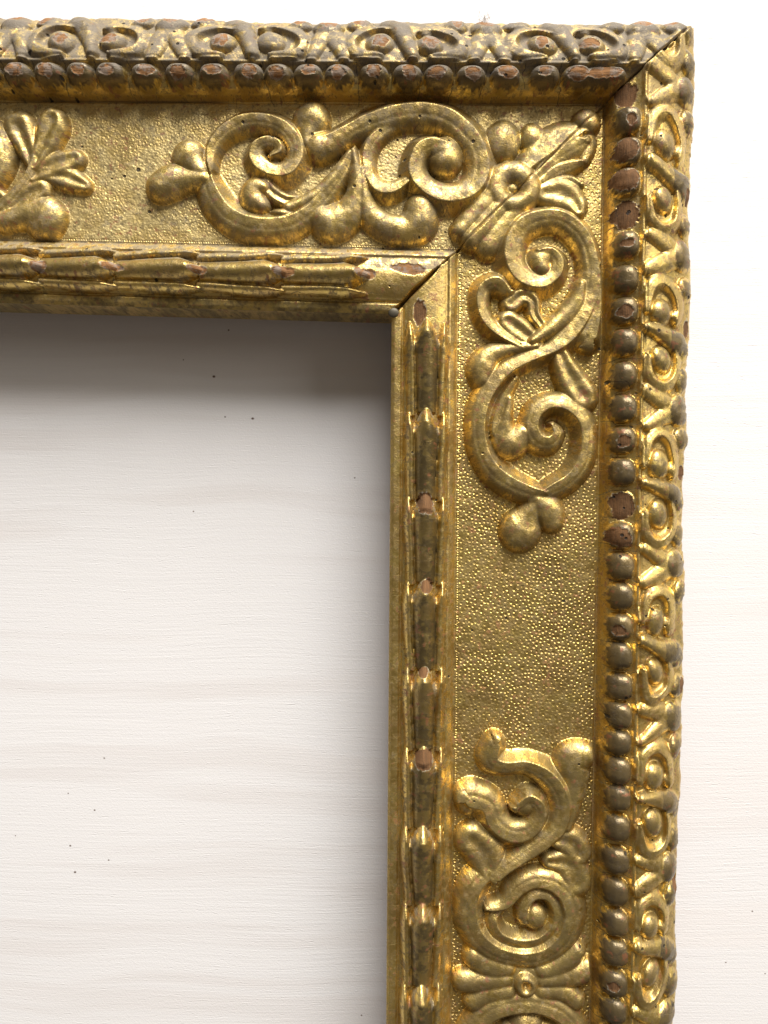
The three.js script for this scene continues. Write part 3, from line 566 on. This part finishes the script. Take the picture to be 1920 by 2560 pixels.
// a tuft of fluff caught on the top edge
{
  const R = rng(5), [X, Y] = un(1208, 62, 24), pos = [], idx = [];
  const mat = new THREE.MeshStandardMaterial({ color: new THREE.Color().setRGB(0.6, 0.57, 0.53), roughness: 1 });
  const tuft = new THREE.Group(); tuft.name = 'fluff_tuft';
  for (let k = 0; k < 16; k++) {
    const a = R() * 1.6 - 0.8, L = 2 + R() * 4;
    const c = new THREE.CatmullRomCurve3([0, 0.35, 0.7, 1].map(u => new THREE.Vector3((X + (R() - 0.5) * 2 + Math.sin(a) * L * u + (R() - 0.5)) * MM, (Y - 1 + Math.cos(a) * L * u + (R() - 0.5) * 0.8) * MM, (23 + R() * 2 + u * 2) * MM)));
    const t = new THREE.TubeGeometry(c, 10, 0.07 * MM, 4); const base = pos.length / 3; pos.push(...t.attributes.position.array); for (const q of t.index.array) idx.push(q + base);
  }
  const g = new THREE.BufferGeometry(); g.setAttribute('position', new THREE.Float32BufferAttribute(pos, 3)); g.setIndex(idx); g.computeVertexNormals();
  const me = new THREE.Mesh(g, mat); me.name = 'fluff_tuft'; me.userData.kind = 'stuff'; me.castShadow = me.receiveShadow = true; hostMesh[0][2].add(me);
}

// ---------------------------------------------------------------- whitewashed plywood board behind
{
  const W = 2048, H = 2048, L = 480, px = L / W, X0 = -330, Y0 = -440;
  const col = new Uint8Array(W * H * 4), bb = new Uint8Array(W * H * 4), R = rng(77), dark = new Float32Array(W * H);
  const spot = (x, y, r) => { const [X, Y] = un(x, y, ZB), cx = (X - X0) / px, cy = (Y - Y0) / px, rr = r * 0.72 / px; for (let j = Math.floor(cy - rr * 2); j <= cy + rr * 2; j++) for (let i = Math.floor(cx - rr * 3); i <= cx + rr * 3; i++) { if (i < 0 || j < 0 || i >= W || j >= H) continue; const d = Math.hypot((i - cx) / (1 + R() * 0.5), j - cy) / rr; if (d < 1.4) dark[j * W + i] = Math.max(dark[j * W + i], sst(1.4, 0.5, d)); } };
  for (const [x, y, r] of [[571, 826, 0.45], [458, 900, 0.3], [534, 942, 0.7], [562, 1043, 0.4], [631, 1047, 0.65], [886, 1195, 0.35], [483, 1279, 0.35], [260, 1896, 0.4], [170, 1984, 0.35], [236, 2026, 0.45], [38, 2090, 0.3], [175, 2115, 0.5], [271, 2151, 0.4], [187, 2181, 0.6], [903, 2539, 0.4], [1880, 2279, 0.4], [1814, 2407, 0.35], [1912, 2435, 0.35]]) spot(x, y, r);
  const fibre = new Float32Array(W * H);                 // raised fibres and hairline pores lying along the grain
  for (let k = 0; k < 15000; k++) {
    let x = R() * W, y = R() * H; const len = 6 + R() * R() * 30, s = R() < 0.5 ? -1 : 1, amp = 0.3 + 0.7 * R(), sl = (vn(x * 0.004, y * 0.004) - 0.5) * 0.35 + (R() - 0.5) * 0.1, dens = vn(x * 0.003 + 7, y * 0.006); if (R() > dens * 1.3) continue;
    for (let l = 0; l < len; l++) { const xi = (x | 0) & 2047, yi = (y | 0) & 2047; fibre[yi * W + xi] += s * amp * Math.sin(Math.PI * l / len); fibre[((yi + 1) & 2047) * W + xi] -= s * amp * 0.6 * Math.sin(Math.PI * l / len); x += 1; y += sl; }
  }
  for (let y = 0; y < H; y++) for (let x = 0; x < W; x++) {
    const n = y * W + x, X = x * px, Y = y * px, warp = (fbm(X * 0.012, Y * 0.02 + 3, 2) - 0.5) * 10;
    const g1 = fbm(X * 0.02, (Y + warp) * 1.6, 3), g2 = fbm(X * 0.06 + 9, (Y + warp * 0.5) * 3.2, 2), band = fbm(X * 0.006 + 2, (Y + warp) * 0.085, 3), tint = sst(0.5, 0.72, band);
    const pr = 0.25 + 1.1 * fbm(X * 0.01 + 40, Y * 0.012 + 7, 2), k = 0.985 + pr * (0.03 * (g1 - 0.5) + 0.03 * (g2 - 0.5)) - 0.05 * tint * sst(0.35, 0.7, fbm(X * 0.008 + 3, Y * 0.02 + 90, 2)) + fibre[n] * 0.024;
    let r = 0.86 * k, g = 0.835 * k - 0.012 * tint, b = 0.825 * k - 0.02 * tint;
    const dk = dark[n]; r = lerp(r, 0.10, dk); g = lerp(g, 0.055, dk); b = lerp(b, 0.035, dk);
    const p = n * 4; col[p] = ENC[(clamp(r, 0, 1) * 4096) | 0]; col[p + 1] = ENC[(clamp(g, 0, 1) * 4096) | 0]; col[p + 2] = ENC[(clamp(b, 0, 1) * 4096) | 0]; col[p + 3] = 255;
    bb[p] = bb[p + 1] = bb[p + 2] = clamp(0.5 + pr * ((g1 - 0.5) * 0.12 + (g2 - 0.5) * 0.2) + fibre[n] * 0.26 + (vn(X * 4, Y * 4) - 0.5) * 0.2, 0, 1) * 255; bb[p + 3] = 255;
  }
  const tex = (d, srgb) => { const t = new THREE.DataTexture(d, W, H, THREE.RGBAFormat); t.magFilter = THREE.LinearFilter; t.wrapS = t.wrapT = THREE.MirroredRepeatWrapping; if (srgb) t.colorSpace = THREE.SRGBColorSpace; t.needsUpdate = true; return t; };
  const mat = new THREE.MeshStandardMaterial({ map: tex(col, true), bumpMap: tex(bb, false), bumpScale: 0.00024, roughness: 0.75 }); mat.name = 'whitewashed_plywood';
  const BW = 1400, BH = 1400, g = new THREE.BoxGeometry(BW * MM, BH * MM, 12 * MM), bx = -130, by = -200;
  const P = g.attributes.position, U = g.attributes.uv; for (let i = 0; i < P.count; i++) U.setXY(i, (P.getX(i) / MM + bx - X0) / L, (P.getY(i) / MM + by - Y0) / L);
  const board = new THREE.Mesh(g, mat); board.name = 'plywood_board'; board.position.set(bx * MM, by * MM, (ZB - 6) * MM); board.castShadow = board.receiveShadow = true;
  board.userData = { kind: 'structure', label: 'whitewashed plywood board with fine horizontal grain behind the gilded frame', category: 'board' };
  scene.add(board);
}
renderer.render(scene, camera);
